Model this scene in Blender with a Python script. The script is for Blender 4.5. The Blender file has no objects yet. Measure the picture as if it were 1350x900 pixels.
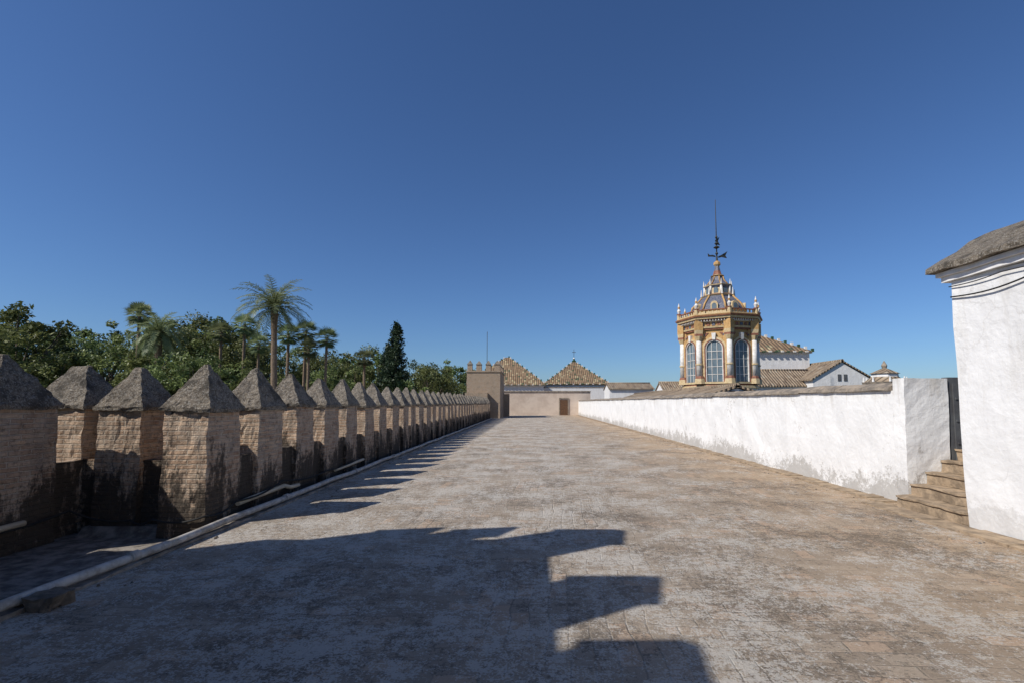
import bpy, bmesh, math, random
import numpy as np
from mathutils import Vector, Matrix, noise
random.seed(7); rng=np.random.default_rng(7)
S=bpy.context.scene
COL=S.collection
# ---------------------------------------------------------------- materials
class N:
    def __init__(s,name):
        s.m=bpy.data.materials.new(name); s.m.use_nodes=True
        s.t=s.m.node_tree; s.b=s.t.nodes['Principled BSDF']
        s.b.inputs['Specular IOR Level'].default_value=0.25
        g=s.t.nodes.new('ShaderNodeNewGeometry'); s.pos=g.outputs['Position']; s.nor=g.outputs['Normal']
    def n(s,typ,**k):
        x=s.t.nodes.new('ShaderNode'+typ)
        for a,b in k.items(): setattr(x,a,b)
        return x
    def l(s,a,b): s.t.links.new(a,b)
    def math(s,op,a,b=0.0,c=None,clamp=False):
        x=s.n('Math',operation=op); x.use_clamp=clamp
        for i,v in enumerate((a,b,c)):
            if v is None: continue
            if isinstance(v,(int,float)): x.inputs[i].default_value=v
            else: s.l(v,x.inputs[i])
        return x.outputs[0]
    def noise(s,scale,detail=6,rough=.6,vec=None,dist=0):
        x=s.n('TexNoise'); x.inputs['Scale'].default_value=scale; x.inputs['Detail'].default_value=detail
        x.inputs['Roughness'].default_value=rough; x.inputs['Distortion'].default_value=dist
        s.l(vec or s.pos,x.inputs['Vector']); return x.outputs['Fac']
    def ramp(s,v,lo,hi,a=0.0,b=1.0):
        x=s.n('MapRange'); x.interpolation_type='SMOOTHSTEP'
        s.l(v,x.inputs[0]); x.inputs[1].default_value=lo; x.inputs[2].default_value=hi
        x.inputs[3].default_value=a; x.inputs[4].default_value=b; return x.outputs[0]
    def mix(s,f,a,b,typ='MIX'):
        x=s.n('Mix',data_type='RGBA',blend_type=typ)
        for i,v in ((0,f),(6,a),(7,b)):
            if isinstance(v,(int,float)): x.inputs[i].default_value=v
            elif isinstance(v,tuple): x.inputs[i].default_value=(*v,1)
            else: s.l(v,x.inputs[i])
        return x.outputs[2]
    def sep(s,v):
        x=s.n('SeparateXYZ'); s.l(v,x.inputs[0]); return x.outputs
    def comb(s,a,b,c=0.0):
        x=s.n('CombineXYZ')
        for i,v in enumerate((a,b,c)):
            if isinstance(v,(int,float)): x.inputs[i].default_value=v
            else: s.l(v,x.inputs[i])
        return x.outputs[0]
    def brick(s,vec,bw,bh,mortar,smooth=.3):
        x=s.n('TexBrick'); s.l(vec,x.inputs['Vector']); x.inputs['Scale'].default_value=1
        x.inputs['Brick Width'].default_value=bw; x.inputs['Row Height'].default_value=bh
        x.inputs['Mortar Size'].default_value=mortar; x.inputs['Mortar Smooth'].default_value=smooth
        x.inputs['Color1'].default_value=(0,0,0,1); x.inputs['Color2'].default_value=(1,1,1,1)
        x.inputs['Mortar'].default_value=(.5,.5,.5,1)
        return x.outputs['Color'],x.outputs['Fac']
    def bump(s,h,strength=.4,dist=.02,prev=None):
        x=s.n('Bump'); x.inputs['Strength'].default_value=strength; x.inputs['Distance'].default_value=dist
        s.l(h,x.inputs['Height'])
        if prev: s.l(prev,x.inputs['Normal'])
        return x.outputs[0]
    def out(s,col,nrm=None,rough=.9):
        if isinstance(col,tuple): s.b.inputs['Base Color'].default_value=(*col,1)
        else: s.l(col,s.b.inputs['Base Color'])
        if isinstance(rough,(int,float)): s.b.inputs['Roughness'].default_value=rough
        else: s.l(rough,s.b.inputs['Roughness'])
        if nrm: s.l(nrm,s.b.inputs['Normal'])
        return s.m

def plain(name,c1,c2=None,scale=4,bs=40,bstr=.3,rough=.85,metal=0):
    m=N(name); c2=c2 or tuple(x*.75 for x in c1)
    f=m.ramp(m.noise(scale,6,.65),.35,.65)
    m.b.inputs['Metallic'].default_value=metal
    return m.out(m.mix(f,c1,c2),m.bump(m.noise(bs,3),bstr,.01),rough)

def m_paving():
    m=N('worn_brick_paving')
    p=m.sep(m.pos)
    vx=m.math('ADD',p[0],m.math('MULTIPLY',m.noise(1.2,2,.5),.14)); vy=m.math('ADD',p[1],m.math('MULTIPLY',m.noise(.9,2,.5),.18))
    vx=m.math('ADD',vx,m.math('MULTIPLY',m.noise(9,3,.6),.028)); vy=m.math('ADD',vy,m.math('MULTIPLY',m.noise(10,3,.6),.028))
    mp=m.n('Mapping'); m.l(m.comb(vx,vy),mp.inputs[0]); mp.inputs['Rotation'].default_value=(0,0,math.radians(4))
    c1,f1=m.brick(mp.outputs[0],.29,.145,.010,.8)
    mp2=m.n('Mapping'); m.l(m.comb(vx,vy),mp2.inputs[0]); mp2.inputs['Rotation'].default_value=(0,0,math.radians(93))
    c2,f2=m.brick(mp2.outputs[0],.29,.145,.010,.8)
    sel=m.ramp(m.noise(.4,1,.3),.52,.525)
    bc=m.mix(sel,c1,c2); bf=m.mix(sel,f1,f2)
    bcv=m.sep(bc)[0]
    wear=m.ramp(m.noise(1.7,4,.7),.40,.64)
    big=m.ramp(m.noise(.45,4,.6),.35,.65)
    base=m.mix(bcv,(.275,.218,.162),(.43,.35,.268))
    base=m.mix(m.math('MULTIPLY',big,.65),base,(.375,.32,.255))
    rx=m.ramp(m.math('ADD',p[0],m.math('MULTIPLY',m.noise(.5,4,.6),5)),3.2,8.4)
    orange=m.mix(bcv,(.39,.275,.170),(.52,.385,.255))
    base=m.mix(m.math('MULTIPLY',rx,.8),base,orange)
    base=m.mix(m.math('MULTIPLY',m.ramp(bcv,.8,.95),.32),base,(.50,.31,.19))
    base=m.mix(m.math('MULTIPLY',bf,m.math('ADD',.08,m.math('MULTIPLY',wear,.42))),base,(.16,.135,.11))
    clus=m.noise(1.1,4,.65); mid=m.noise(4.5,5,.7); l1=m.noise(15,6,.82); l3=m.noise(58,3,.7)
    dk=m.math('ADD',m.math('MULTIPLY',m.noise(8,6,.82),.55),m.math('MULTIPLY',m.noise(36,4,.75),.45))
    dk=m.math('ADD',dk,m.math('MULTIPLY',m.math('SUBTRACT',m.noise(.8,4,.6),.5),.45))
    base=m.mix(m.math('MULTIPLY',m.ramp(dk,.50,.565),.68),base,(.115,.095,.075))
    lm=m.math('ADD',m.math('MULTIPLY',l1,.58),m.math('MULTIPLY',l3,.42))
    lm=m.math('ADD',lm,m.math('MULTIPLY',m.math('SUBTRACT',clus,.5),.36))
    lm=m.math('ADD',lm,m.math('MULTIPLY',m.math('SUBTRACT',mid,.5),.26))
    lm=m.ramp(m.math('SUBTRACT',lm,m.math('MULTIPLY',rx,.055)),.492,.535)
    base=m.mix(m.math('MULTIPLY',lm,.74),base,m.mix(m.noise(70,2),(.44,.405,.355),(.70,.665,.60)))
    h=m.math('SUBTRACT',m.math('MULTIPLY',m.noise(24,6,.78),1.4),m.math('MULTIPLY',bf,.28))
    h=m.math('ADD',h,m.math('MULTIPLY',bcv,.22))
    nb=m.bump(h,.9,.026)
    return m.out(base,nb,1.0)

def m_brickwall(name,ca,cb,mort,dark=.6,zt=1.0,bw=.27,bh=.062,stainamt=1.0):
    m=N(name); p=m.sep(m.pos)
    wx=m.math('ADD',m.math('ADD',p[0],p[1]),m.math('MULTIPLY',m.noise(2.5,3),.03))
    wz=m.math('ADD',p[2],m.math('MULTIPLY',m.noise(4.,3),.03))
    c,f=m.brick(m.comb(wx,wz),bw,bh,.011,.5)
    base=m.mix(m.sep(c)[0],ca,cb)
    base=m.mix(m.math('MULTIPLY',f,.85),base,mort)
    base=m.mix(m.ramp(m.noise(3.2,7,.7),.42,.66,0,.65),base,mort)
    base=m.mix(m.ramp(m.noise(2.1,7,.75),.50,.66,0,.45),base,(.20,.175,.145))
    base=m.mix(m.ramp(m.noise(14,6,.75),.50,.66,0,.65),base,tuple(x*.40 for x in ca))
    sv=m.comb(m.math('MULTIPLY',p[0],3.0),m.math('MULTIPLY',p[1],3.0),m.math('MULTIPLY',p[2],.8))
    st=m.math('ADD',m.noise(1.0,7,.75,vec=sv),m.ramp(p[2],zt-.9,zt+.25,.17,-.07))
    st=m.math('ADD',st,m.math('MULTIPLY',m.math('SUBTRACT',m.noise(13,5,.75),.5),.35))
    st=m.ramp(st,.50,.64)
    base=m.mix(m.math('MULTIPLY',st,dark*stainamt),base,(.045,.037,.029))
    h=m.math('SUBTRACT',m.math('MULTIPLY',m.noise(28,5,.7),.8),m.math('MULTIPLY',f,1.0))
    h=m.math('ADD',h,m.math('MULTIPLY',m.sep(c)[0],.6))
    return m.out(base,m.bump(h,1,.028),.95)

def m_cap():
    m=N('lichen_covered_stone')
    a=m.noise(16,7,.8); b=m.noise(4,6,.7); c=m.noise(48,3,.7)
    base=m.mix(m.ramp(a,.4,.6),(.10,.083,.064),(.27,.225,.17))
    base=m.mix(m.ramp(c,.5,.60,0,.75),base,(.40,.37,.32))
    base=m.mix(m.ramp(b,.52,.64,0,.8),base,(.05,.045,.038))
    h=m.math('ADD',a,m.math('MULTIPLY',c,.6))
    return m.out(base,m.bump(h,1,.04),1)

def m_white(name='whitewashed_plaster',dirt=1.0,c=(.77,.765,.75)):
    m=N(name); p=m.sep(m.pos)
    base=m.mix(m.ramp(m.noise(1.7,6,.65),.35,.7),c,tuple(x*.91 for x in c))
    d=m.math('ADD',m.math('ADD',m.math('MULTIPLY',m.noise(5.0,8,.8),.65),m.math('MULTIPLY',m.noise(22,5,.75),.35)),m.ramp(p[2],0,.75,.16,-.08))
    d=m.math('ADD',d,m.math('MULTIPLY',m.math('SUBTRACT',m.noise(.7,4,.6),.5),.45))
    base=m.mix(m.math('MULTIPLY',m.ramp(d,.53,.63),.72*dirt),base,(.33,.31,.28))
    sv=m.comb(m.math('MULTIPLY',p[0],6),m.math('MULTIPLY',p[1],6),m.math('MULTIPLY',p[2],.9))
    tp=m.math('ADD',m.noise(1,6,.7,vec=sv),m.ramp(p[2],1.25,1.95,-.04,.13))
    base=m.mix(m.math('MULTIPLY',m.ramp(tp,.56,.74),.5*dirt),base,(.42,.38,.32))
    vo=m.n('TexVoronoi',feature='DISTANCE_TO_EDGE'); vo.inputs['Scale'].default_value=.55
    ad=m.n('VectorMath',operation='ADD'); nz=m.n('TexNoise'); nz.inputs['Scale'].default_value=1.6; nz.inputs['Detail'].default_value=7
    m.l(m.pos,nz.inputs['Vector']); m.l(m.pos,ad.inputs[0]); m.l(nz.outputs['Color'],ad.inputs[1]); m.l(ad.outputs[0],vo.inputs['Vector'])
    cr=m.math('MULTIPLY',m.ramp(vo.outputs['Distance'],.001,.006,1,0),m.ramp(m.noise(.8,2),.50,.58))
    base=m.mix(m.math('MULTIPLY',cr,.5*dirt),base,(.30,.27,.23))
    h=m.math('ADD',m.math('MULTIPLY',m.noise(9,6,.6),1.0),m.math('MULTIPLY',m.noise(2,3),1.5))
    return m.out(base,m.bump(h,.45,.03),.9)

def m_tile(name,pitch=.26,c1=(.20,.12,.065),c2=(.42,.28,.15),acc=(.46,.36,.20),acc2=(.07,.10,.05)):
    m=N(name); p=m.sep(m.pos); n=m.sep(m.nor)
    s=m.math('GREATER_THAN',m.math('ABSOLUTE',n[0]),m.math('ABSOLUTE',n[1]))
    u=m.math('ADD',m.math('MULTIPLY',p[0],m.math('SUBTRACT',1.0,s)),m.math('MULTIPLY',p[1],s))
    w=m.math('ABSOLUTE',m.math('SINE',m.math('MULTIPLY',u,math.pi/pitch)))
    cell=m.n('TexWhiteNoise',noise_dimensions='2D')
    m.l(m.comb(m.math('FLOOR',m.math('DIVIDE',u,pitch)),m.math('FLOOR',m.math('DIVIDE',p[2],.22))),cell.inputs['Vector'])
    r=cell.outputs['Value']
    base=m.mix(r,c1,c2)
    base=m.mix(m.ramp(r,.80,.82),base,acc)
    base=m.mix(m.ramp(r,.92,.93),base,acc2)
    base=m.mix(m.ramp(w,.15,.5,.85,0),base,(.03,.022,.016))
    base=m.mix(m.ramp(m.noise(2.5,7,.7),.45,.7,0,.6),base,(.12,.10,.08))
    return m.out(base,m.bump(w,.9,.06),.85)

def m_leaf(name,dark,light,tr_=.25):
    m=N(name)
    a=m.n('Attribute',attribute_name='tint')
    oi=m.n('ObjectInfo')
    c=m.mix(a.outputs['Fac'],dark,light)
    hs=m.n('HueSaturation'); m.l(c,hs.inputs['Color'])
    m.l(m.math('ADD',m.math('MULTIPLY',oi.outputs['Random'],.05),.475),hs.inputs['Hue'])
    m.l(m.math('ADD',m.math('MULTIPLY',oi.outputs['Random'],.6),.75),hs.inputs['Value'])
    m.b.inputs['Roughness'].default_value=.5
    m.l(hs.outputs[0],m.b.inputs['Base Color'])
    tr=m.n('BsdfTranslucent'); m.l(hs.outputs[0],tr.inputs[0])
    mx=m.n('MixShader'); mx.inputs[0].default_value=tr_
    m.l(m.b.outputs[0],mx.inputs[1]); m.l(tr.outputs[0],mx.inputs[2])
    m.l(mx.outputs[0],m.t.nodes['Material Output'].inputs[0])
    return m.m

M_PAVE=m_paving()
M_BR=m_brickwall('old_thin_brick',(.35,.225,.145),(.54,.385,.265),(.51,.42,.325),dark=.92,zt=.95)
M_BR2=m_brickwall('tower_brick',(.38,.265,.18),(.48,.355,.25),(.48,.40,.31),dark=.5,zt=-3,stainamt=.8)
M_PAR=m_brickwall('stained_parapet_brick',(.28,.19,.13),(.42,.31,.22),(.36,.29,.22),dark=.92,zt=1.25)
M_CAP=m_cap()
M_WH=m_white(); M_WH2=m_white('distant_whitewash',.35,(.72,.71,.69))
M_WHC=m_white('clean_whitewash',.4,(.75,.745,.735))
M_CREAM=plain('cream_render',(.60,.50,.41),(.48,.385,.31),.8)
M_CHAN=plain('gutter_mortar',(.28,.25,.215),(.11,.095,.08),6,30,.9)
M_PIPE=plain('weathered_pipe_plastic',(.44,.42,.39),(.25,.23,.20),7,50,.4,.6)
M_PIPE2=plain('cream_pipe_plastic',(.55,.48,.36),(.42,.36,.27),5,50,.15,.5)
M_BLK=plain('black_cable_rubber',(.02,.02,.02),(.03,.03,.03))
M_STEP=plain('worn_step_stone',(.40,.30,.20),(.21,.16,.11),6,25,.8)
M_DKST=plain('dark_rubble_stone',(.16,.13,.10),(.08,.065,.05),9,25,.8)
M_COP=plain('coping_stone',(.34,.28,.215),(.16,.138,.115),4,25,.8)
M_TILE=m_tile('ceramic_roof_tile',.3,(.20,.13,.075),(.34,.235,.14),(.42,.34,.20),(.08,.10,.055))
M_TILE2=m_tile('weathered_clay_tile',.22,(.25,.185,.125),(.40,.31,.215),(.36,.30,.22),(.18,.13,.09))
M_OCH=plain('ochre_glazed_brick',(.52,.325,.135),(.38,.225,.09),8,30,.3,.7)
M_YEL=plain('pale_yellow_ceramic',(.60,.48,.29),(.46,.34,.18),8,30,.3,.6)
M_RED=plain('oxblood_ceramic',(.30,.13,.08),(.17,.075,.05),6,30,.3,.6)
M_BLUE=plain('cobalt_glazed_tile',(.06,.072,.125),(.17,.17,.185),12,30,.4,.4)
M_GRN=plain('green_glazed_tile',(.05,.10,.06),(.03,.07,.04),4)
M_CW=plain('white_column_stone',(.72,.70,.66),(.56,.53,.48),6,30,.2,.6)
M_GL=plain('leaded_window_glass',(.10,.14,.17),(.16,.20,.22),3,20,.2,.15)
M_IRON=plain('dark_wrought_iron',(.035,.04,.04),(.06,.055,.045),8,40,.3,.6)
M_DOOR=plain('brown_door_wood',(.14,.075,.04),(.09,.05,.03),6,40,.3)
M_GREY=plain('dark_grey_panel',(.10,.105,.11),(.07,.07,.075),4,30,.2,.6)  # for gable panels and the panel standing in for shade at the wall end
M_BARK=plain('bark',(.16,.12,.085),(.08,.06,.045),6,25,.8)
M_PBARK=plain('palm_bark',(.26,.19,.13),(.14,.10,.07),8,18,.9)
M_LEAF=m_leaf('broad_foliage',(.045,.070,.022),(.25,.285,.10),.3)
M_LEAFD=m_leaf('conifer_foliage',(.016,.032,.018),(.06,.085,.042))
M_PALM=m_leaf('palm_foliage',(.09,.12,.055),(.29,.32,.16),.3)
M_GND=plain('dry_garden_ground',(.12,.11,.06),(.05,.07,.03),.08,2,.5)

# ---------------------------------------------------------------- builders
def empty(name,loc=(0,0,0)):
    e=bpy.data.objects.new(name,None); e.location=loc; e.empty_display_size=.3; COL.objects.link(e); return e
class MB:
    def __init__(s,mats): s.bm=bmesh.new(); s.mats=mats
    def quadbox(s,r0,z0,r1,z1,cuts=0,mi=0,M=None):
        bm=s.bm; vs=[]
        for (x0,x1,y0,y1),z in ((r0,z0),(r1,z1)):
            vs+= [bm.verts.new(c) for c in ((x0,y0,z),(x1,y0,z),(x1,y1,z),(x0,y1,z))]
        fs=[bm.faces.new([vs[i] for i in q]) for q in ((3,2,1,0),(4,5,6,7),(0,1,5,4),(1,2,6,5),(2,3,7,6),(3,0,4,7))]
        for f in fs: f.material_index=mi
        if cuts:
            es=list({e for f in fs for e in f.edges})
            r=bmesh.ops.subdivide_edges(bm,edges=es,cuts=cuts,use_grid_fill=True)
        if M is not None:
            for v in vs: v.co=M@v.co
        return vs
    def box(s,x0,x1,y0,y1,z0,z1,mi=0,step=None,M=None):
        if step is None: return s.quadbox((x0,x1,y0,y1),z0,(x0,x1,y0,y1),z1,0,mi,M)
        bm=s.bm
        nx=max(1,round((x1-x0)/step));ny=max(1,round((y1-y0)/step));nz=max(1,round((z1-z0)/step))
        d={}
        def V(i,j,k):
            if (i,j,k) not in d: d[(i,j,k)]=bm.verts.new((x0+(x1-x0)*i/nx,y0+(y1-y0)*j/ny,z0+(z1-z0)*k/nz))
            return d[(i,j,k)]
        def F(*q):
            f=bm.faces.new([V(*a) for a in q]); f.material_index=mi
        for i in range(nx):
            for j in range(ny):
                F((i,j,0),(i,j+1,0),(i+1,j+1,0),(i+1,j,0)); F((i,j,nz),(i+1,j,nz),(i+1,j+1,nz),(i,j+1,nz))
            for k in range(nz):
                F((i,0,k),(i+1,0,k),(i+1,0,k+1),(i,0,k+1)); F((i,ny,k),(i,ny,k+1),(i+1,ny,k+1),(i+1,ny,k))
        for j in range(ny):
            for k in range(nz):
                F((0,j,k),(0,j,k+1),(0,j+1,k+1),(0,j+1,k)); F((nx,j,k),(nx,j+1,k),(nx,j+1,k+1),(nx,j,k+1))
    def ngon(s,cx,cy,z0,r0,z1,r1,n=8,rot=0,mi=0,caps=True,smooth=False):
        bm=s.bm; a=[];b=[]
        for i in range(n):
            t=rot+2*math.pi*i/n
            a.append(bm.verts.new((cx+r0*math.cos(t),cy+r0*math.sin(t),z0)))
            b.append(bm.verts.new((cx+r1*math.cos(t),cy+r1*math.sin(t),z1)))
        for i in range(n):
            f=bm.faces.new((a[i],a[(i+1)%n],b[(i+1)%n],b[i])); f.material_index=mi; f.smooth=smooth
        if caps:
            f=bm.faces.new(a[::-1]); f.material_index=mi
            f=bm.faces.new(b); f.material_index=mi
    def poly_prism(s,pts,M,d0,d1,mi=0):
        a=[s.bm.verts.new(M@Vector((u,v,d0))) for u,v in pts]; b=[s.bm.verts.new(M@Vector((u,v,d1))) for u,v in pts]
        n=len(pts)
        for i in range(n):
            f=s.bm.faces.new((a[i],a[(i+1)%n],b[(i+1)%n],b[i])); f.material_index=mi
        f=s.bm.faces.new(a[::-1]); f.material_index=mi; f=s.bm.faces.new(b); f.material_index=mi
    def ring_prism(s,po,pi,M,d0,d1,mi=0):
        n=len(po)
        A=[[s.bm.verts.new(M@Vector((u,v,d))) for u,v in P] for P,d in ((po,d0),(po,d1),(pi,d1),(pi,d0))]
        for k in range(4):
            a=A[k];b=A[(k+1)%4]
            for i in range(n):
                f=s.bm.faces.new((a[i],a[(i+1)%n],b[(i+1)%n],b[i])); f.material_index=mi
    def tube(s,pts,rad,seg=8,mi=0,smooth=True):
        rings=[]
        for i,p in enumerate(pts):
            p=Vector(p); t=(Vector(pts[min(i+1,len(pts)-1)])-Vector(pts[max(i-1,0)])).normalized()
            u=t.cross(Vector((0,0,1)) if abs(t.z)<.9 else Vector((1,0,0))).normalized(); w=t.cross(u)
            r=rad[i] if isinstance(rad,(list,tuple)) else rad
            rings.append([s.bm.verts.new(p+(u*math.cos(2*math.pi*k/seg)+w*math.sin(2*math.pi*k/seg))*r) for k in range(seg)])
        for a,b in zip(rings,rings[1:]):
            for k in range(seg):
                f=s.bm.faces.new((a[k],a[(k+1)%seg],b[(k+1)%seg],b[k])); f.material_index=mi; f.smooth=smooth
        for r in (rings[0][::-1],rings[-1]):
            f=s.bm.faces.new(r); f.material_index=mi
    def rough(s,amp=.012,freq=3.0,amp2=.006,f2=11):
        for v in s.bm.verts:
            v.co+=noise.noise_vector(v.co*freq)*amp+noise.noise_vector(v.co*f2)*amp2
    def obj(s,name,parent=None):
        bmesh.ops.recalc_face_normals(s.bm,faces=s.bm.faces)
        me=bpy.data.meshes.new(name); s.bm.to_mesh(me); s.bm.free()
        for m in s.mats: me.materials.append(m)
        o=bpy.data.objects.new(name,me); COL.objects.link(o)
        if parent: o.parent=parent
        return o

# ---------------------------------------------------------------- ground and terrace
g=MB([M_GND]); g.box(-1500,1500,-800,2500,-9.5,-9,0); g.obj('ground')
t=MB([M_PAVE,M_CHAN])
t.box(-4.02,6.3,-14,62,-.9,0,0)
t.obj('terrace_paving')
t=MB([M_CHAN]); t.box(-6.6,-4.022,-14,50,-.9,-.15,0,step=None); t.obj('gutter_channel')
t=MB([M_BR2]); t.box(-6.5,12,-14,75,-9,-.92,0); t.obj('rampart_mass')
k=MB([M_STEP]); 
y=-6
while y<61:
    L=.28+random.random()*.05
    x1=5.86 if y+L>7.9 else 5.56
    k.box(x1-.30+random.uniform(-.015,.015),x1+.03,y,y+L-.012,-.05,.026+random.uniform(-.012,.012),0)
    y+=L
k.obj('brick_kerb')
k=MB([M_CHAN]); k.box(-4.06,-3.88,-6,48.5,-.1,.03,0,step=.1); k.rough(.018,2.5,.018,9); k.obj('mortar_kerb')

# ---------------------------------------------------------------- crenellated wall
W=empty('crenellated_wall')
def merlon(mb,cx,cy,sx=.62,sy=.70,z0=-.2,zb=1.50,zt=2.13,cuts=7,lx=0,rnd=True):
    j=(lambda a:random.uniform(-a,a)) if rnd else (lambda a:0)
    sx+=j(.03); sy+=j(.03); cx+=j(.02); cy+=j(.02); zb+=j(.02); zt+=j(.035)
    hx,hy=sx/2,sy/2
    mb.quadbox((cx-hx-.01,cx+hx+.01,cy-hy-.01,cy+hy+.01),z0,(cx-hx+.01,cx+hx-.01,cy-hy+.01,cy+hy-.01),zb,cuts,0)
    o=.03
    mb.quadbox((cx-hx-o,cx+hx+o,cy-hy-o,cy+hy+o),zb+.001,(cx-hx-o-.01,cx+hx+o+.01,cy-hy-o-.01,cy+hy+o+.01),zb+.05,cuts,1)
    q=.03+lx/2; ax=j(.025); ay=j(.025)
    mb.quadbox((cx-hx-o,cx+hx+o,cy-hy-o,cy+hy+o),zb+.051,(cx-q+ax,cx+q+ax,cy-.03+ay,cy+.03+ay),zt,cuts,1)
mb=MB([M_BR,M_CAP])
ys=[6.75]
while ys[-1]<47.5: ys.append(ys[-1]+1.2+random.uniform(-.05,.05))
for i,yy in enumerate(ys): merlon(mb,-4.57,yy,cuts=14 if i<4 else (8 if i<9 else 4))
merlon(mb,-5.58,6.92,.60,.66,cuts=14)
merlon(mb,-6.50,7.0,.78,.72,lx=.16,cuts=14)
merlon(mb,-6.38,5.80,.72,.74,zt=2.16,cuts=14)
merlon(mb,-6.38,4.50,.72,.74,zt=2.16)
mb.rough(.020,3.0,.018,10)
for v in mb.bm.verts:
    if v.co.y<13: v.co+=noise.noise_vector(v.co*24)*.011
mb.obj('merlons',W)
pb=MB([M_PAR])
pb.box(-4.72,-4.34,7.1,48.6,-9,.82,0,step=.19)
pb.box(-6.7,-4.5,6.68,7.1,-9,.82,0,step=.14)
pb.box(-6.7,-6.15,2.9,6.68,-9,.82,0,step=.16)
pb.rough(.03,2.5,.02,9)
pb.obj('parapet',W)
fb=MB([M_CHAN])
fb.quadbox((-4.36,-4.14,7.12,48),-.2,(-4.36,-4.27,7.12,48),-.06,0,0)
fb.quadbox((-5.95,-4.3,6.35,6.7),-.2,(-5.95,-4.3,6.55,6.7),-.04,0,0)
fb.obj('mortar_fillet',W)

# pipes and cable
p=MB([M_PIPE]); 
pts=[(-3.95+.012*math.sin(y*1.3)+.006*math.sin(y*3.7),y,.082+.008*math.sin(y*2.1)) for y in np.arange(-2,48,.25)]
p.tube(pts,.043,12)
for y in (1.9,4.9,7.9,10.9,13.9,17,20,23): p.tube([(-3.95+.012*math.sin(y*1.3),y-.05,.085),(-3.95+.012*math.sin(y*1.3),y+.05,.085)],.052,12)
p.obj('drain_pipe')
p=MB([M_DKST]); p.box(-4.14,-3.98,3.86,4.02,-.1,.07,0,step=.04); p.box(-3.88,-3.68,3.82,4.03,-.01,.10,0,step=.03); p.rough(.04,6,.02,20); p.obj('support_stone')
p=MB([M_STEP,M_DKST,M_CHAN])
for i in range(180):
    if i%2: x=random.uniform(-3.85,-3.3) ; y=random.uniform(2,26)
    else: x=5.5-abs(random.gauss(0,.4)); y=random.uniform(3,26)
    s_=random.uniform(.006,.022)
    p.ngon(x,y,-.004,s_,s_*.9,s_*.5,5,random.uniform(0,3),random.choice((0,1,2)))
p.obj('mortar_crumbs')
p=MB([M_PIPE2])
p.tube([(-4.20,7.0,.17),(-4.20,8.3,.20)],.035,10); p.tube([(-4.20,8.3,.20),(-4.20,8.5,.14),(-4.2,8.8,.13)],.035,10)
p.tube([(-4.19,10.4,.17),(-4.19,12.1,.20)],.032,10)
p.obj('wall_conduit')
p=MB([M_PIPE2]); p.tube([(-5.93,4.8,.18),(-5.93,5.75,.2)],.035,10); p.obj('wall_conduit')
p=MB([M_BLK])
cp=[]
A=[(-5.93,5.0,.2),(-5.93,6.3,.22),(-5.3,6.50,.05),(-4.9,6.34,.10),(-4.22,6.34,.14),(-4.16,6.9,.22),(-4.18,8.2,.30),(-4.18,10,.22),(-4.18,12,.3)]
for a,b in zip(A,A[1:]):
    for s_ in np.linspace(0,1,8,endpoint=False):
        v=Vector(a).lerp(Vector(b),s_); v.z-=.06*math.sin(math.pi*s_); cp.append(v)
p.tube(cp,.014,6); p.obj('black_cable')

# tower behind the photographer (throws the foreground shadow)
T=empty('corner_tower')
tb=MB([M_BR2,M_CAP])
tb.box(-7.75,-4.45,-6,3.2,-9,4.72,0)
merlon(tb,-4.80,2.86,.66,.6,4.72,5.55,6.08,3)
for x in (-6.12,-7.05): merlon(tb,x,3.02,.50,.24,4.72,5.50,6.05,3)
for y in (1.22,0.0,-1.25,-2.5,-3.7): merlon(tb,-4.80,y,.62,.56,4.72,5.55,6.05,3)
tb.obj('tower_body',T)

# ---------------------------------------------------------------- far left brick tower
T=empty('brick_tower')
tb=MB([M_BR2,M_CAP,M_IRON])
tb.box(-6.8,-3.35,50,57,-9,4.75,0)
tb.box(-6.88,-3.27,49.92,57.1,4.751,4.9,0)
for x in (-6.5,-5.55,-4.6,-3.65): merlon(tb,x,50.3,.52,.5,4.9,5.5,5.95,2)
for y in (52,53.7,55.4,56.7): merlon(tb,-3.65,y,.5,.6,4.9,5.5,5.95,2)
tb.tube([(-4.9,52,4.8),(-4.9,52,9.2)],.03,6,2)
tb.box(-6.9,-4.6,49.4,50,-9,2.6,0,step=.4)
tb.box(-3.35,-2.7,56,57,0,2.6,0)
tb.obj('tower_body',T)

# ---------------------------------------------------------------- end of terrace
T=empty('end_wall')
e=MB([M_CREAM,M_COP,M_DOOR,M_WH2])
e.box(-4.7,7.4,61.9,62.4,-.5,2.95,0); e.box(-4.7,7.45,61.8,62.5,2.953,3.1,1)
e.box(3.5,4.5,61.82,61.9,0,1.95,2); e.box(3.38,3.5,61.8,61.9,0,2.1,1); e.box(4.5,4.62,61.8,61.9,0,2.1,1); e.box(3.38,4.62,61.8,61.9,2.1,2.2,1)
e.obj('wall_body',T)

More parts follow.
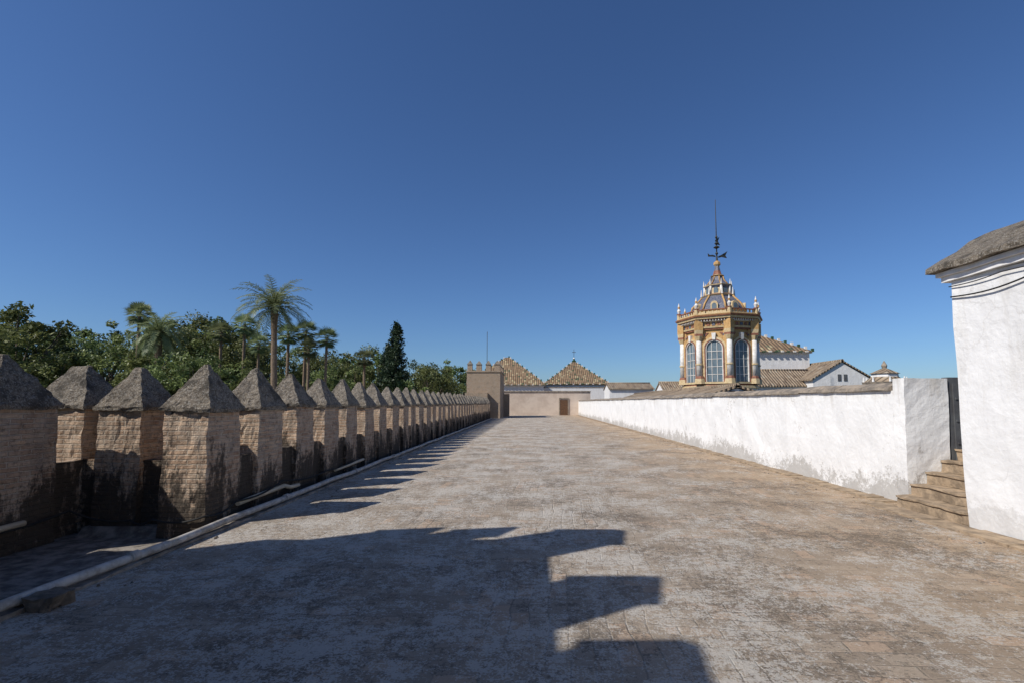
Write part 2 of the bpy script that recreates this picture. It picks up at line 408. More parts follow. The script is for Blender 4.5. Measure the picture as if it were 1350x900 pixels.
def hip_house(name,cx,cy,hx,hy,z0,ze,za,crest=True,wall=M_WH2,tile=M_TILE,finial=0,red=False,q=.02,curve=0.0,tiers=5,rl=0,wide=.93):
    E=empty(name)
    b=MB([wall,tile,M_CW,M_GRN,M_RED,M_IRON])
    b.box(cx-hx*wide-rl,cx+hx*wide,cy-hy*.93,cy+hy*.93,z0,ze-.12,0)
    b.box(cx-hx*.97-rl,cx+hx*.97,cy-hy*.97,cy+hy*.97,ze-.12,ze-.001,4 if red else 0)
    if red: b.box(cx-hx*.95,cx+hx*.95,cy-hy*.95,cy+hy*.95,ze-.7,ze-.5,4)
    for i in range(tiers):
        t0=i/tiers;t1=(i+1)/tiers
        f=lambda t:(1-t)-(curve*math.sin(math.pi*t)); h=lambda t:ze+(za-ze)*t
        b.quadbox((cx-hx*f(t0)-q-rl,cx+hx*f(t0)+q,cy-hy*f(t0)-q,cy+hy*f(t0)+q),h(t0),(cx-hx*f(t1)-q-rl,cx+hx*f(t1)+q,cy-hy*f(t1)-q,cy+hy*f(t1)+q),h(t1)-.001,0,1)
    if crest:
        n=int(math.hypot(hx,za-ze)/.42)
        for sx in (-1,1):
            for sy in (-1,1):
                for i in range(n):
                    tt=(i+.3)/n; w=1-tt-curve*math.sin(math.pi*tt); x=cx+sx*hx*w-(rl if sx<0 else 0); y=cy+sy*hy*w; z=ze+(za-ze)*tt
                    b.box(x-.09,x+.09,y-.09,y+.09,z-.05,z+.20,2 if i%2 else 3)
        for i in range(int(rl/.45)):
            x=cx-i*.45; b.box(x-.1,x+.1,cy-.1,cy+.1,za-.05,za+.18,2 if i%2 else 3)
        for i in range(int((hx*2+rl)/.5)):
            x=cx-rl-hx+.25+i*.5
            b.box(x-.11,x+.11,cy-hy-.1,cy-hy+.1,ze-.05,ze+.06,2 if i%2 else 3)
    if finial:
        b.ngon(cx,cy,za-.1,.22,za+.35,.12,8,0,3); b.ngon(cx,cy,za+.35,.2,za+.55,.05,8,0,2)
        b.tube([(cx,cy,za+.5),(cx,cy,za+finial)],.035,6,5); b.box(cx-.3,cx+.3,cy-.02,cy+.02,za+finial*.72,za+finial*.76,5)
    b.obj('building_body',E); return E
hip_house('tiled_pavilion',6.8,79,5.3,5.3,-9,4.4,8.4,finial=1.9,red=True,curve=.02)
hip_house('tiled_pavilion',-3.6,74,5.6,5.6,-9,4.1,8.5,curve=-.02,tile=M_TILE,rl=.5)
hip_house('tiled_pavilion',18.9,43,4.2,3.6,-5,5.75,8.0,red=False)
T=empty('white_parapet_wall'); e=MB([M_WH2,M_COP]); e.box(1.0,13.5,70,70.4,-9,3.75,0); e.box(.95,13.55,69.95,70.45,3.753,3.85,1); e.obj('wall_body',T)

def gable(name,x0,x1,y0,y1,z0,ze,za,axis='X',wall=M_WH2,tile=M_TILE2):
    E=empty(name); b=MB([wall,tile,M_COP,M_GREY])
    b.box(x0,x1,y0,y1,z0,ze,0)
    bm=b.bm
    if axis=='X':
        ym=(y0+y1)/2; o=.2
        P=[(x0-.1,y0-o,ze-.05),(x1+.1,y0-o,ze-.05),(x1+.1,ym,za),(x0-.1,ym,za),(x0-.1,y1+o,ze-.05),(x1+.1,y1+o,ze-.05)]
        gab=[[(x0,y0,ze+.001),(x0,y1,ze+.001),(x0,ym,za-.05)],[(x1,y0,ze+.001),(x1,y1,ze+.001),(x1,ym,za-.05)]]
        sl=[(0,1,2,3),(3,2,5,4)]; ridge=[(x0-.1,ym,za+.02),(x1+.1,ym,za+.02)]
    else:
        xm=(x0+x1)/2; o=.2
        P=[(x0-o,y0-.12,ze-.05),(x0-o,y1,ze-.05),(xm,y1,za),(xm,y0-.12,za),(x1+o,y0-.12,ze-.05),(x1+o,y1,ze-.05)]
        gab=[[(x0,y0,ze+.001),(x1,y0,ze+.001),(xm,y0,za-.05)],[(x0,y1,ze+.001),(x1,y1,ze+.001),(xm,y1,za-.05)]]
        sl=[(0,1,2,3),(3,2,5,4)]; ridge=[(xm,y0-.12,za+.02),(xm,y1,za+.02)]
        b.box(xm-.35,xm-.1,y0-.03,y0-.001,ze-.1,ze+.4,3); b.box(xm+.1,xm+.35,y0-.03,y0-.001,ze-.1,ze+.4,3)
    for f in sl:
        lo=[bm.verts.new(P[i]) for i in f]; hi=[bm.verts.new((P[i][0],P[i][1],P[i][2]+.1)) for i in f]
        for q in ((0,1,2,3),): 
            bm.faces.new([lo[i] for i in q[::-1]]).material_index=1; bm.faces.new([hi[i] for i in q]).material_index=1
        for i in range(4):
            bm.faces.new((lo[i],lo[(i+1)%4],hi[(i+1)%4],hi[i])).material_index=1
    for gpts in gab:
        bm.faces.new([bm.verts.new(c) for c in gpts]).material_index=0
    b.tube([(a[0],a[1],a[2]+.06) for a in ridge],.11,8,1)
    b.obj('building_body',E); return E
gable('white_house',16.9,22.0,37,40.5,-5,2.85,4.1,'X')
gable('white_house',20.9,25.3,36,42,-5,3.3,4.65,'Y')
gable('white_house',8.6,13.5,54,58,-5,3.1,3.75,'X')
gable('white_house',12.5,24,46,49,-5,2.7,3.5,'X')
gable('low_tiled_building',7.6,11.0,22,44,-5,1.75,2.3,'Y',tile=M_TILE2)

E=empty('roof_turret'); b=MB([M_WH2,M_TILE2,M_COP])
cx,cy=18.6,25.5
b.ngon(cx,cy,0,.8,2.55,.8,8,.39,0); b.ngon(cx,cy,2.55,1.0,2.68,1.05,8,.39,2)
b.ngon(cx,cy,2.682,.95,2.95,.62,8,.39,1); b.ngon(cx,cy,2.952,.62,3.12,.6,8,.39,0); b.ngon(cx,cy,3.122,.7,3.4,.12,8,.39,1)
b.ngon(cx,cy,3.4,.1,3.55,.14,8,0,2); b.ngon(cx,cy,3.55,.14,3.8,.01,8,0,2)
for i in range(8):
    a=.39+math.pi/4*i; b.ngon(cx+.95*math.cos(a),cy+.95*math.sin(a),2.68,.06,2.95,.02,6,0,0)
b.obj('turret_body',E)

# ---------------------------------------------------------------- ornate lantern tower
E=empty('domed_lantern_tower')
cx,cy=11.65,30.0
toCam=math.atan2(-cy,-cx)
face0=toCam-math.radians(8)
vr=face0+math.pi/8
R=2.18
b=MB([M_OCH,M_YEL,M_RED,M_BLUE,M_CW,M_GL,M_IRON])
b.ngon(cx,cy,-4,R*1.0,2.45,R*1.0,8,vr,4)
b.ngon(cx,cy,2.45,R*1.06,2.6,R*1.06,8,vr,1); b.ngon(cx,cy,2.601,R*1.03,2.7,R*1.0,8,vr,2)
b.ngon(cx,cy,2.701,R*.97,5.85,R*.97,8,vr,0)
z=5.851
for h,r,mi in ((.10,1.02,2),(.10,1.05,1),(.26,1.01,0),(.06,1.06,4),(.10,1.10,2),(.12,1.16,1),(.07,1.20,2),(.07,1.17,0)):
    b.ngon(cx,cy,z,R*r,z+h-.001,R*(r+.012),8,vr,mi); z+=h
ztop=z
DZ=ztop-7.05
def facM(ang,apo,z0):
    n=Vector((math.cos(ang),math.sin(ang),0)); u=Vector((-math.sin(ang),math.cos(ang),0))
    M=Matrix.Identity(4)
    for i in range(3): M[i][0]=u[i]; M[i][1]=(0,0,1)[i]; M[i][2]=n[i]
    o=Vector((cx,cy,z0))+n*apo
    for i in range(3): M[i][3]=o[i]
    return M
def arch(w,h,n=12,y0=0,grow=0):
    r=w/2+grow; base=h-w/2
    pts=[(-r,y0),(r,y0)]
    for i in range(n+1):
        a=math.pi*i/n; pts.append((r*math.cos(a),base+r*math.sin(a)))
    return pts
for i in range(8):
    a=face0+i*math.pi/4
    M=facM(a,R*.97*math.cos(math.pi/8),2.7)
    b.poly_prism(arch(.86,2.5,y0=.12),M,-.05,.015,5)
    b.ring_prism(arch(.86,2.5,y0=.12,grow=.05),arch(.86,2.5,y0=.12),M,-.02,.10,4)
    b.ring_prism(arch(.86,2.5,y0=.10,grow=.12),arch(.86,2.5,y0=.10,grow=.053),M,-.02,.13,2)
    b.ring_prism(arch(.86,2.5,y0=.08,grow=.24),arch(.86,2.5,y0=.08,grow=.123),M,-.02,.09,1)
    for u in (-.15,.15): b.poly_prism([(u-.014,.12),(u+.014,.12),(u+.014,2.4),(u-.014,2.4)],M,.016,.045,4)
    for v in (.55,1.0,1.45,1.9): b.poly_prism([(-.43,v-.014),(.43,v-.014),(.43,v+.014),(-.43,v+.014)],M,.017,.04,4)
    b.poly_prism([(-.62,0),(.62,0),(.62,.11),(-.62,.11)],M,0,.16,1)
    b.poly_prism([(-.08,2.56),(.08,2.56),(.12,2.95),(-.12,2.95)],M,0,.17,4)
    for sg in (-1,1):
        b.poly_prism([(sg*.30,2.98),(sg*.70,2.98),(sg*.70,2.45),(sg*.62,2.6),(sg*.48,2.78)][::sg],M,0,.035,2)
        b.poly_prism([(sg*.58+.085*math.cos(k*math.pi/5),2.84+.085*math.sin(k*math.pi/5)) for k in range(10)],M,0,.06,3)
    for v in (.3,.6,.9,1.2,1.5,1.8,2.1): 
        for u in (-.71,.71): b.poly_prism([(u-.03,v),(u+.03,v),(u+.03,v+.14),(u-.03,v+.14)],M,0,.04,2)
    M2=facM(a,R*1.02*math.cos(math.pi/8),5.85)
    for u in (-.6,-.3,0,.3,.6): b.poly_prism([(u-.09,.24),(u+.09,.24),(u+.09,.42),(u-.09,.42)],M2,-.05,.02,3 if abs(u) in (0,.6) else 2)
    for u in np.linspace(-.8,.8,11): b.poly_prism([(u-.03,.50),(u+.03,.50),(u+.03,.60),(u-.03,.60)],M2,-.05,.20,4)
    M3=facM(a,R*1.12*math.cos(math.pi/8),ztop)
    b.poly_prism([(-.85,0),(.85,0),(.85,.07),(-.85,.07)],M3,-.08,.04,1)
    for u in np.linspace(-.7,.7,7): b.poly_prism([(u-.04,.07),(u+.04,.07),(u+.04,.25),(u-.04,.25)],M3,-.06,.0,1)
    b.poly_prism([(-.85,.25),(.85,.25),(.85,.31),(-.85,.31)],M3,-.08,.04,2)
    va=vr+i*math.pi/4
    for rr,dr,z0,z1,mi,n in ((.32,1.0,2.7,3.0,1,8),(.27,1.0,3.0,3.15,2,8),):
        b.ngon(cx+R*dr*math.cos(va),cy+R*dr*math.sin(va),z0,rr,z1,rr*.9,n,va,mi)
    px,py=cx+R*1.02*math.cos(va),cy+R*1.02*math.sin(va)
    b.ngon(px,py,3.15,.18,5.25,.15,12,0,4,smooth=True)
    b.ngon(px,py,3.8,.21,3.88,.21,12,0,1)
    b.ngon(px,py,5.25,.17,5.5,.26,8,va,1); b.ngon(px,py,5.5,.28,5.63,.28,4,va,2); b.ngon(px,py,5.63,.27,5.85,.30,4,va,1)
    qx,qy=cx+R*.93*math.cos(va),cy+R*.93*math.sin(va)
    b.ngon(qx,qy,2.7,.30,5.85,.30,4,va,0)
    b.ngon(px,py,5.85,.30,6.42,.30,4,va,0)
    bx,by=cx+R*1.10*math.cos(va),cy+R*1.10*math.sin(va)
    zz=ztop
    for h,r0,r1,mi in ((.34,.12,.12,1),(.05,.15,.15,2),(.20,.06,.12,4),(.15,.12,.04,4),(.12,.07,.07,0),(.22,.06,.01,4)):
        b.ngon(bx,by,zz,r0,zz+h,r1,8,va,mi); zz+=h
prof=[(7.05,1.72,1),(7.35,1.70,0),(7.42,1.76,2),(7.5,1.66,3),(7.85,1.48,3),(8.1,1.26,3),(8.3,1.06,3),(8.42,.96,1),(8.5,1.04,2),(8.58,.82,1),(8.95,.76,3),(9.1,.88,1),(9.16,.90,2),(9.22,.66,3),(9.5,.42,3),(9.75,.34,0),(9.82,.42,1),(9.88,.28,2),(10.15,.20,3),(10.45,.13,1),(10.55,.22,0),(10.7,.2,0),(10.8,.07,6),(11.1,.05,6)]
prof=[(z_+DZ,r_,m_) for z_,r_,m_ in prof]
for (z0,r0,m0),(z1,r1,_) in zip(prof,prof[1:]):
    b.ngon(cx,cy,z0,r0,z1-.001,r1,8,vr,m0)
for i in range(8):
    va=vr+i*math.pi/4
    c=lambda r,z:(cx+r*math.cos(va),cy+r*math.sin(va),z+DZ)
    b.tube([c(1.68,7.5),c(1.51,7.85),c(1.29,8.1),c(1.09,8.3),c(.98,8.44)],.06,6,0)
    b.tube([c(.82,8.55),c(.79,9.1)],.07,6,4)
    b.tube([c(.68,9.2),c(.45,9.5),c(.36,9.75)],.04,6,0)
    b.ngon(*c(1.0,0)[:2],8.5+DZ,.06,8.95+DZ,.015,6,0,4); b.ngon(*c(.84,0)[:2],9.16+DZ,.05,9.5+DZ,.01,6,0,4)
    a=face0+i*math.pi/4; M=facM(a,.77*math.cos(math.pi/8),8.6+DZ)
    b.poly_prism(arch(.26,.38,8,.02),M,-.05,.05,5)
    M=facM(a,1.66*math.cos(math.pi/8),7.42+DZ)
    b.poly_prism(arch(.42,.55,8,.02),M,-.25,.06,1); b.poly_prism(arch(.26,.42,8,.06),M,-.25,.075,5)
b.tube([(cx,cy,10.5),(cx,cy,14.45)],[.045,.018],8,6)
for z0,r in ((10.95,.10),(11.35,.20),(11.6,.13),(12.0,.09)):
    b.ngon(cx,cy,z0-.1,.03,z0,r,8,0,6); b.ngon(cx,cy,z0,r,z0+.12,.03,8,0,6)
vd=Vector((math.cos(.2),math.sin(.2),0)); M=Matrix.Identity(4)
un=Vector((-vd.y,vd.x,0))
for i in range(3): M[i][0]=vd[i];M[i][1]=(0,0,1)[i];M[i][2]=un[i]
M[0][3],M[1][3],M[2][3]=cx,cy,10.8
b.poly_prism([(.1,-.02),(.35,.1),(.75,.35),(.6,.05),(.7,-.1),(.35,-.05),(.12,-.12)],M,-.02,.02,6)
b.poly_prism([(-.1,.0),(-.3,.05),(-.5,.02),(-.62,.12),(-.6,-.08),(-.3,-.06),(-.1,-.08)],M,-.02,.02,6)
b.poly_prism([(-.1,1.0),(.22,1.25),(.1,.95),(.25,.7),(.02,.75)],M,-.015,.015,6)
b.obj('tower_body',E)

# ---------------------------------------------------------------- white walls right
T=empty('whitewashed_wall')
b=MB([M_WH,M_COP])
b.box(5.87,6.3,7.9,61.9,-.1,1.80,0,step=.3)
b.box(5.872,6.57,7.66,7.9,-.1,1.985,0,step=.15)
b.rough(.028,1.3,.010,6)
b.obj('wall_body',T)
b=MB([M_COP])
y=7.91
while y<61.5:
    L=.5+random.random()*.5
    dz=random.uniform(-.008,.012)
    b.quadbox((5.81,6.36,y,y+L-.008),1.80+dz,(5.83,6.34,y,y+L-.008),1.86+dz,1,0)
    b.quadbox((5.85,6.32,y,y+L-.008),1.861+dz,(6.0,6.2,y,y+L-.008),1.93+dz,1,0)
    y+=L
b.rough(.014,4,.010,14)
b.obj('coping',T)
T=empty('shade_strip_panel'); b=MB([M_GREY]); b.box(6.60,7.3,7.68,7.8,.5,2.0,0); b.box(6.66,7.24,7.66,7.679,.6,1.9,0)  # added dark panel, its colour standing in for the shaded strip at the wall end
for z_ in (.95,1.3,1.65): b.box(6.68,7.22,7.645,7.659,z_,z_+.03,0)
b.obj('strip_panel',T)
T=empty('stone_steps'); b=MB([M_STEP])
for i in range(5):
    x=5.66+.25*i; r_=.175
    b.box(x,7.8,6.38,7.655,(.0 if i==0 else r_*i+.001),r_*(i+1)-.03,0,step=.12)
    b.box(x-.025,7.8,6.37,7.656,r_*(i+1)-.03+.001,r_*(i+1),0,step=.12)
b.rough(.02,4,.016,14); b.obj('treads',T)

T=empty('white_outbuilding')
b=MB([M_WHC,M_COP])
b.box(5.60,7.0,-6,6.32,-.1,3.18,0,step=.3)
for v in b.bm.verts:
    if v.co.x<6: v.co.x-=.05*v.co.z/3.18
b.rough(.035,.9,.012,5)
b.obj('walls',T)
b=MB([M_WHC])
b.box(5.50,7.06,-6,6.40,3.19,3.26,0,step=.2); b.box(5.46,7.1,-6,6.44,3.262,3.32,0,step=.2)
b.rough(.01,2,.005,9); b.obj('cornice',T)
b=MB([M_CAP])
NY=90
prof=[(5.38,3.32),(5.38,3.39),(5.6,3.53),(5.8,3.66),(6.0,3.79),(6.2,3.90),(6.5,3.74),(6.9,3.5),(7.2,3.37),(7.2,3.32)]
rings=[[b.bm.verts.new((x,-6+12.5*i/NY,z)) for x,z in prof] for i in range(NY+1)]
for a,c in zip(rings,rings[1:]):
    for i in range(len(prof)): 
        j=(i+1)%len(prof); b.bm.faces.new((a[i],a[j],c[j],c[i]))
b.bm.faces.new(rings[0]); b.bm.faces.new(rings[-1])
b.rough(.022,2,.022,8); b.obj('roof',T)
b=MB([M_BLK])
def swag(pts,sag,r):
    o=[]
    for a,c in zip(pts,pts[1:]):
        for s_ in np.linspace(0,1,10,endpoint=False):
            v=Vector(a).lerp(Vector(c),s_); v.z-=sag*math.sin(math.pi*s_); o.append(v)
    o.append(Vector(pts[-1])); b.tube(o,r,6)
swag([(5.52,6.3,2.98),(5.52,5.2,3.02),(5.52,3.5,3.02),(5.52,1,3.06)],.05,.010)
swag([(5.52,6.32,3.12),(5.52,5.6,3.13),(5.52,4.0,3.12),(5.52,1,3.1)],.02,.007)
b.obj('cables',T)

# ---------------------------------------------------------------- vegetation
def mesh_np(name,verts,faces,mats,midx=None,tint=None):
    me=bpy.data.meshes.new(name); me.from_pydata(verts,[],faces); 
    for m in mats: me.materials.append(m)
    if midx is not None: me.polygons.foreach_set('material_index',midx)
    if tint is not None:
        at=me.attributes.new('tint','FLOAT','FACE'); at.data.foreach_set('value',tint)
    me.update(); return me
def tubenp(V,F,MI,TI,pts,rad,seg=7,mi=1):
    base=len(V)
    for i,p in enumerate(pts):
        p=Vector(p); t=(Vector(pts[min(i+1,len(pts)-1)])-Vector(pts[max(i-1,0)])).normalized()
        u=t.cross(Vector((1,0,.01))).normalized(); w=t.cross(u)
        for k in range(seg):
            a=2*math.pi*k/seg; V.append(tuple(p+(u*math.cos(a)+w*math.sin(a))*rad[i]))
    for i in range(len(pts)-1):
        for k in range(seg):
            F.append((base+i*seg+k,base+i*seg+(k+1)%seg,base+(i+1)*seg+(k+1)%seg,base+(i+1)*seg+k)); MI.append(mi); TI.append(.5)
def leafquad(V,F,MI,TI,c,size,tint,up=.3,asp=.5):
    n=Vector(rng.normal(size=3)); n.z=abs(n.z)+up; n.normalize()
    u=n.orthogonal().normalized(); u=Matrix.Rotation(rng.uniform(0,6.28),3,n)@u; w=n.cross(u)
    b_=len(V); u=u*size*.5; w=w*size*.5*asp
    c=Vector(c)
    V.extend([tuple(c-u),tuple(c-w*.9),tuple(c+u),tuple(c+w*.9)]); F.append((b_,b_+1,b_+2,b_+3)); MI.append(0); TI.append(tint)
def broad(name,H=20,cw=5.2,ch=5.5,ncl=62,nl=110,ls=.42,seed=0,leafm=M_LEAF):
    global rng; rng=np.random.default_rng(seed)
    V,F,MI,TI=[],[],[],[]
    cz=H-ch
    tubenp(V,F,MI,TI,[(0,0,0),(.2,.1,H*.25),(-.1,.2,H*.45),(.1,0,H*.62)],[.45,.36,.28,.18])
    for i in range(ncl):
        while True:
            p=rng.uniform(-1,1,3)
            if .2<np.linalg.norm(p)<1: break
        if rng.random()<.6: p=p/np.linalg.norm(p)*rng.uniform(.72,1.0)
        k=1+.32*noise.noise(Vector(p)*1.8+Vector((seed,0,0)))
        c=Vector((p[0]*cw*k,p[1]*cw*k,cz+p[2]*ch*k*.92))
        r=rng.uniform(.55,1.25)
        if i%3==0: tubenp(V,F,MI,TI,[(0,0,H*.42+rng.uniform(0,3)),tuple(c*.5+Vector((0,0,H*.28))),tuple(c)],[.16,.09,.03],5)
        t0=rng.uniform(.05,.8)
        for _ in range(nl):
            d=rng.normal(size=3); d/=np.linalg.norm(d); d*=r*rng.uniform(.35,1.0)**.6*(1.35 if rng.random()<.18 else 1)
            leafquad(V,F,MI,TI,c+Vector((d[0],d[1],d[2]*.75)),ls*rng.uniform(.6,1.3),min(1,max(0,t0+rng.uniform(-.25,.3))))
    return mesh_np(name,V,F,[leafm,M_BARK],MI,TI)
variants=[broad('crown_a',seed=1),broad('crown_b',seed=2,cw=4.4,ch=6.2),broad('crown_c',seed=3,cw=6.2,ch=4.6,ncl=70),broad('crown_d',seed=4,cw=3.6,ch=7,ncl=58,ls=.36),broad('crown_e',seed=5,cw=5,ch=5,ncl=46,nl=130,ls=.5)]
trees=[(-53.5,50,12.2,4),(-61,60,10.8,1),(-56,60,10.8,3),(-61.5,70,14.2,0),(-45,55,9.0,2),(-58.7,80,16.6,1),(-48.4,70,15.2,3),(-52,72,14.0,0),(-41,65,12.4,1),(-44.5,68,13.6,4),(-35,60,9.2,2),(-27.8,50,6.4,0),(-31,62,7.8,3),(-31,70,8.0,4),(-31.6,80,10.4,1),(-25,75,11.0,3),(-27.5,78,10.0,0),(-18.8,80,8.2,2),(-17.5,90,9.2,1),(-13.6,90,10.0,0),(-10.5,84,7.9,3),(-50,50,8.6,0),(-39.4,50,7.0,4),(-33,47,6.4,2),(-19,62,6.0,0),(-14.5,58,4.4,4),(-22.5,60,7.2,1),(-66,62,13,0),(-70,72,12,3),(-35,55,7.4,1),(-57,52,9.8,3),(-24,56,5.6,2),(-38.5,62,10.6,0),(-64,58,11.5,2),(-42,72,13.8,3),(-36,70,11.2,1),(-47,62,11.4,2),(-15.5,72,7.2,2),(-22,68,8.4,4),(-28,66,8.4,2)]
for i,(x,y,zt,k) in enumerate(trees):
    o=bpy.data.objects.new('broadleaf_tree',variants[k]); COL.objects.link(o)
    s_=(zt+9)/20.0; o.location=(x,y,-9); o.scale=(s_*random.uniform(.85,1.05),s_*random.uniform(.85,1.05),s_); o.rotation_euler=(0,0,random.uniform(0,6.28))
V,F,MI,TI=[],[],[],[]
rng=np.random.default_rng(20)
for i in range(120):
    x=-150+142*(i/120)+rng.uniform(-2,2); y=rng.uniform(92,112); top=rng.uniform(1.5,8.0)
    for _ in range(9):
        c=Vector((x+rng.uniform(-4,4),y+rng.uniform(-3,3),rng.uniform(-5,top))); r=rng.uniform(1.2,2.2); t0=rng.uniform(0,.7)
        for _ in range(55):
            d=rng.normal(size=3); d/=np.linalg.norm(d); d*=r*rng.uniform(.4,1)
            leafquad(V,F,MI,TI,c+Vector(d),.85*rng.uniform(.6,1.2),min(1,max(0,t0+rng.uniform(-.2,.3))),asp=.7)
me=mesh_np('distant_trees',V,F,[M_LEAF,M_BARK],MI,TI); o=bpy.data.objects.new('distant_trees',me); COL.objects.link(o)

def conifer(name,H,R_,seed):
    global rng; rng=np.random.default_rng(seed); V,F,MI,TI=[],[],[],[]
    tubenp(V,F,MI,TI,[(0,0,0),(0,0,H*.5),(0,0,H)],[.3,.2,.03])
    n=520
    for i in range(n):
        t=(i/n)**.9; z=1.0+(H-1.0)*t; rr=R_*(1-t)**.62*rng.uniform(.6,1.25)+.08; a=rng.uniform(0,6.28); t0=rng.uniform(0,.8)
        L=int(20+24*(1-t))
        for k in range(L):
            s_=rng.uniform(.1,1)
            c=Vector((math.cos(a)*rr*s_,math.sin(a)*rr*s_,z+.35*s_*rr*.5))+Vector(rng.normal(size=3)*.15)
            leafquad(V,F,MI,TI,c,.40*rng.uniform(.6,1.2),min(1,max(0,t0+rng.uniform(-.2,.2))),asp=.45)
    return mesh_np(name,V,F,[M_LEAFD,M_BARK],MI,TI)
cm=conifer('cypress_mesh',20,3.1,9)
for x,y,h,sx in ((-17,60,20.3,1.0),(-19.2,64,18.0,.95),(-64.3,64,20,.8),(-22.2,75,18.5,.8)):
    o=bpy.data.objects.new('cypress_tree',cm); COL.objects.link(o); o.location=(x,y,-9); o.scale=(sx,sx,h/20)

def feather(name,H,L,nf=54,seed=3,tr=.26,e0=78,er=125):
    global rng; rng=np.random.default_rng(seed); V,F,MI,TI=[],[],[],[]
    n=26; P=[];Rr=[]
    for i in range(n+1):
        t=i/n; P.append((.9*(1-t)**2+.12*math.sin(t*3),0,H*t)); Rr.append(tr*(1.25-.35*t)*(1+.09*(i%2)))
    Rr[-1]*=1.3; Rr[-2]*=1.35; Rr[-3]*=1.15
    tubenp(V,F,MI,TI,P,Rr,10)
    top=Vector(P[-1])
    for i in range(nf):
        a=i*2.399+rng.uniform(-.2,.2); el=math.radians(e0-er*(i/nf)**.9+rng.uniform(-6,6)); Lf=L*rng.uniform(.85,1.08)
        t0=rng.uniform(.3,.9) if i<nf*.8 else rng.uniform(0,.3)
        dirh=Vector((math.cos(a),math.sin(a),0)); p=top.copy(); e=el; steps=16; pts=[p.copy()]
        for k in range(steps):
            e-=math.radians(3.0+1.5*k/steps*3)*(1 if el>-.5 else .4)
            p=p+(dirh*math.cos(e)+Vector((0,0,math.sin(e))))*Lf/steps; pts.append(p.copy())
        tubenp(V,F,MI,TI,pts,[.035*(1-.8*k/steps) for k in range(steps+1)],3,0)
        side=Vector((-math.sin(a),math.cos(a),0))
        for k in range(1,steps):
            for q in (0,.5):
                p0=pts[k].lerp(pts[min(k+1,steps)],q); tt=(k+q)/steps
                fw=(pts[min(k+1,steps)]-pts[k]).normalized(); ll=.58*math.sin(math.pi*min(1,tt*.85+.15))**.6*(L/3.2)
                for sg in (-1,1):
                    d=(side*sg*.85+fw*.65+Vector((0,0,rng.uniform(-.45,.15)))).normalized()*ll*rng.uniform(.85,1.1)
                    w=fw*.036; b_=len(V)
                    V.extend([tuple(p0-w),tuple(p0+w),tuple(p0+d*.6+w*.8),tuple(p0+d),tuple(p0+d*.6-w*.8)])
                    F.append((b_,b_+1,b_+2,b_+3,b_+4)); MI.append(0); TI.append(min(1,max(0,t0+rng.uniform(-.2,.2))))
    return mesh_np(name,V,F,[M_PALM,M_PBARK],MI,TI)
def fan(name,H,L,seed=5):
    global rng; rng=np.random.default_rng(seed); V,F,MI,TI=[],[],[],[]
    tubenp(V,F,MI,TI,[(.3,0,0),(0,.1,H*.5),(0,0,H)],[.24,.17,.15],8)
    top=Vector((0,0,H))
    for i in range(34):
        a=i*2.399; el=math.radians(75-135*(i/34)+rng.uniform(-8,8)); d=Vector((math.cos(a)*math.cos(el),math.sin(a)*math.cos(el),math.sin(el)))
        c=top+d*L*.5; tubenp(V,F,MI,TI,[tuple(top),tuple(c)],[.03,.02],3,0)
        s1=d.cross(Vector((0,0,1))).normalized(); nn=d.cross(s1)
        t0=rng.uniform(.2,.9) if i<26 else .05
        for k in range(13):
            b=math.radians(-75+150*k/12); dd=(d*math.cos(b)+s1*math.sin(b)-Vector((0,0,.22))).normalized()*L*.6*rng.uniform(.85,1.1)
            w=dd.cross(nn).normalized()*.05; b_=len(V)
            V.extend([tuple(c),tuple(c+dd*.5+w),tuple(c+dd),tuple(c+dd*.5-w)]); F.append((b_,b_+1,b_+2,b_+3)); MI.append(0); TI.append(min(1,max(0,t0+rng.uniform(-.2,.2))))
    return mesh_np(name,V,F,[M_PALM,M_PBARK],MI,TI)
pm=feather('date_palm_mesh',19.5,4.0,50,3,.26,82,104)
o=bpy.data.objects.new('date_palm',pm); COL.objects.link(o); o.location=(-24.3,45,-9)
pm2=feather('date_palm_mesh_b',17.6,3.2,60,8,.3)
o=bpy.data.objects.new('date_palm',pm2); COL.objects.link(o); o.location=(-37.4,48,-9)
fm=fan('fan_palm_mesh',20,1.5)
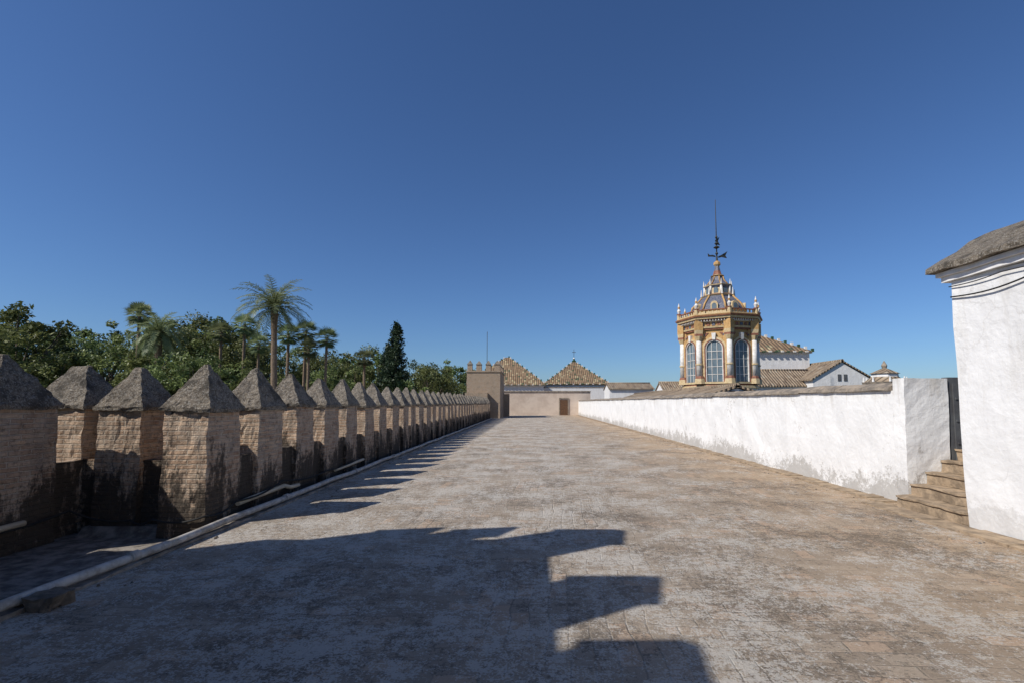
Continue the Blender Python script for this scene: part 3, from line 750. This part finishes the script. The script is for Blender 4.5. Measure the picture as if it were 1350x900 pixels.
for x,y,zt,s_ in ((-43.5,53,11.2,1.05),(-32.4,54,10.2,1.05),(-35,54,9.4,1.0),(-25.4,50,8.6,.95),(-23.6,50,8.9,.95),(-21.4,50,8.2,.9),(-22.8,49,7.0,.85),(-29.6,52,7.8,.9),(-19.2,55,6.6,.9),(-49.2,60,12.6,1.1)):
    o=bpy.data.objects.new('fan_palm',fm); COL.objects.link(o); o.location=(x,y,-9); o.scale=(s_,s_,(zt+9)/20); o.rotation_euler=(0,0,random.uniform(0,6))

# ---------------------------------------------------------------- light, sky, camera
sd=Vector((.98,.55,-1.0))
sun=bpy.data.lights.new('sun','SUN'); sun.energy=5.0; sun.angle=math.radians(.5); sun.color=(1,.95,.88)
so=bpy.data.objects.new('sun',sun); COL.objects.link(so); so.rotation_euler=sd.to_track_quat('-Z','Y').to_euler(); so.location=(-20,-12,30)
w=bpy.data.worlds.new('World'); S.world=w; w.use_nodes=True
nt=w.node_tree; bg=nt.nodes['Background']; sk=nt.nodes.new('ShaderNodeTexSky'); sk.sky_type='NISHITA'
sk.sun_disc=False; sk.sun_elevation=math.atan(1/math.hypot(.98,.55)); sk.sun_rotation=math.atan2(-.98,-.55)%(2*math.pi)
sk.air_density=1.0; sk.dust_density=.45; sk.ozone_density=4.0; sk.altitude=50
mx=nt.nodes.new('ShaderNodeMix'); mx.data_type='RGBA'; mx.blend_type='MULTIPLY'; mx.inputs[0].default_value=1
mx.inputs[7].default_value=(.64,.84,1.12,1)
nt.links.new(sk.outputs[0],mx.inputs[6]); nt.links.new(mx.outputs[2],bg.inputs[0]); bg.inputs[1].default_value=.088
cam=bpy.data.cameras.new('camera'); co=bpy.data.objects.new('camera',cam); COL.objects.link(co); S.camera=co
cam.sensor_width=36; cam.lens=17; cam.clip_end=5000; cam.clip_start=.05
co.location=(0,0,1.6); co.rotation_euler=(math.radians(94),0,0)
cam.shift_x=-.02; cam.shift_y=.0263
S.view_settings.view_transform='Standard'; S.view_settings.look='None'; S.view_settings.exposure=0
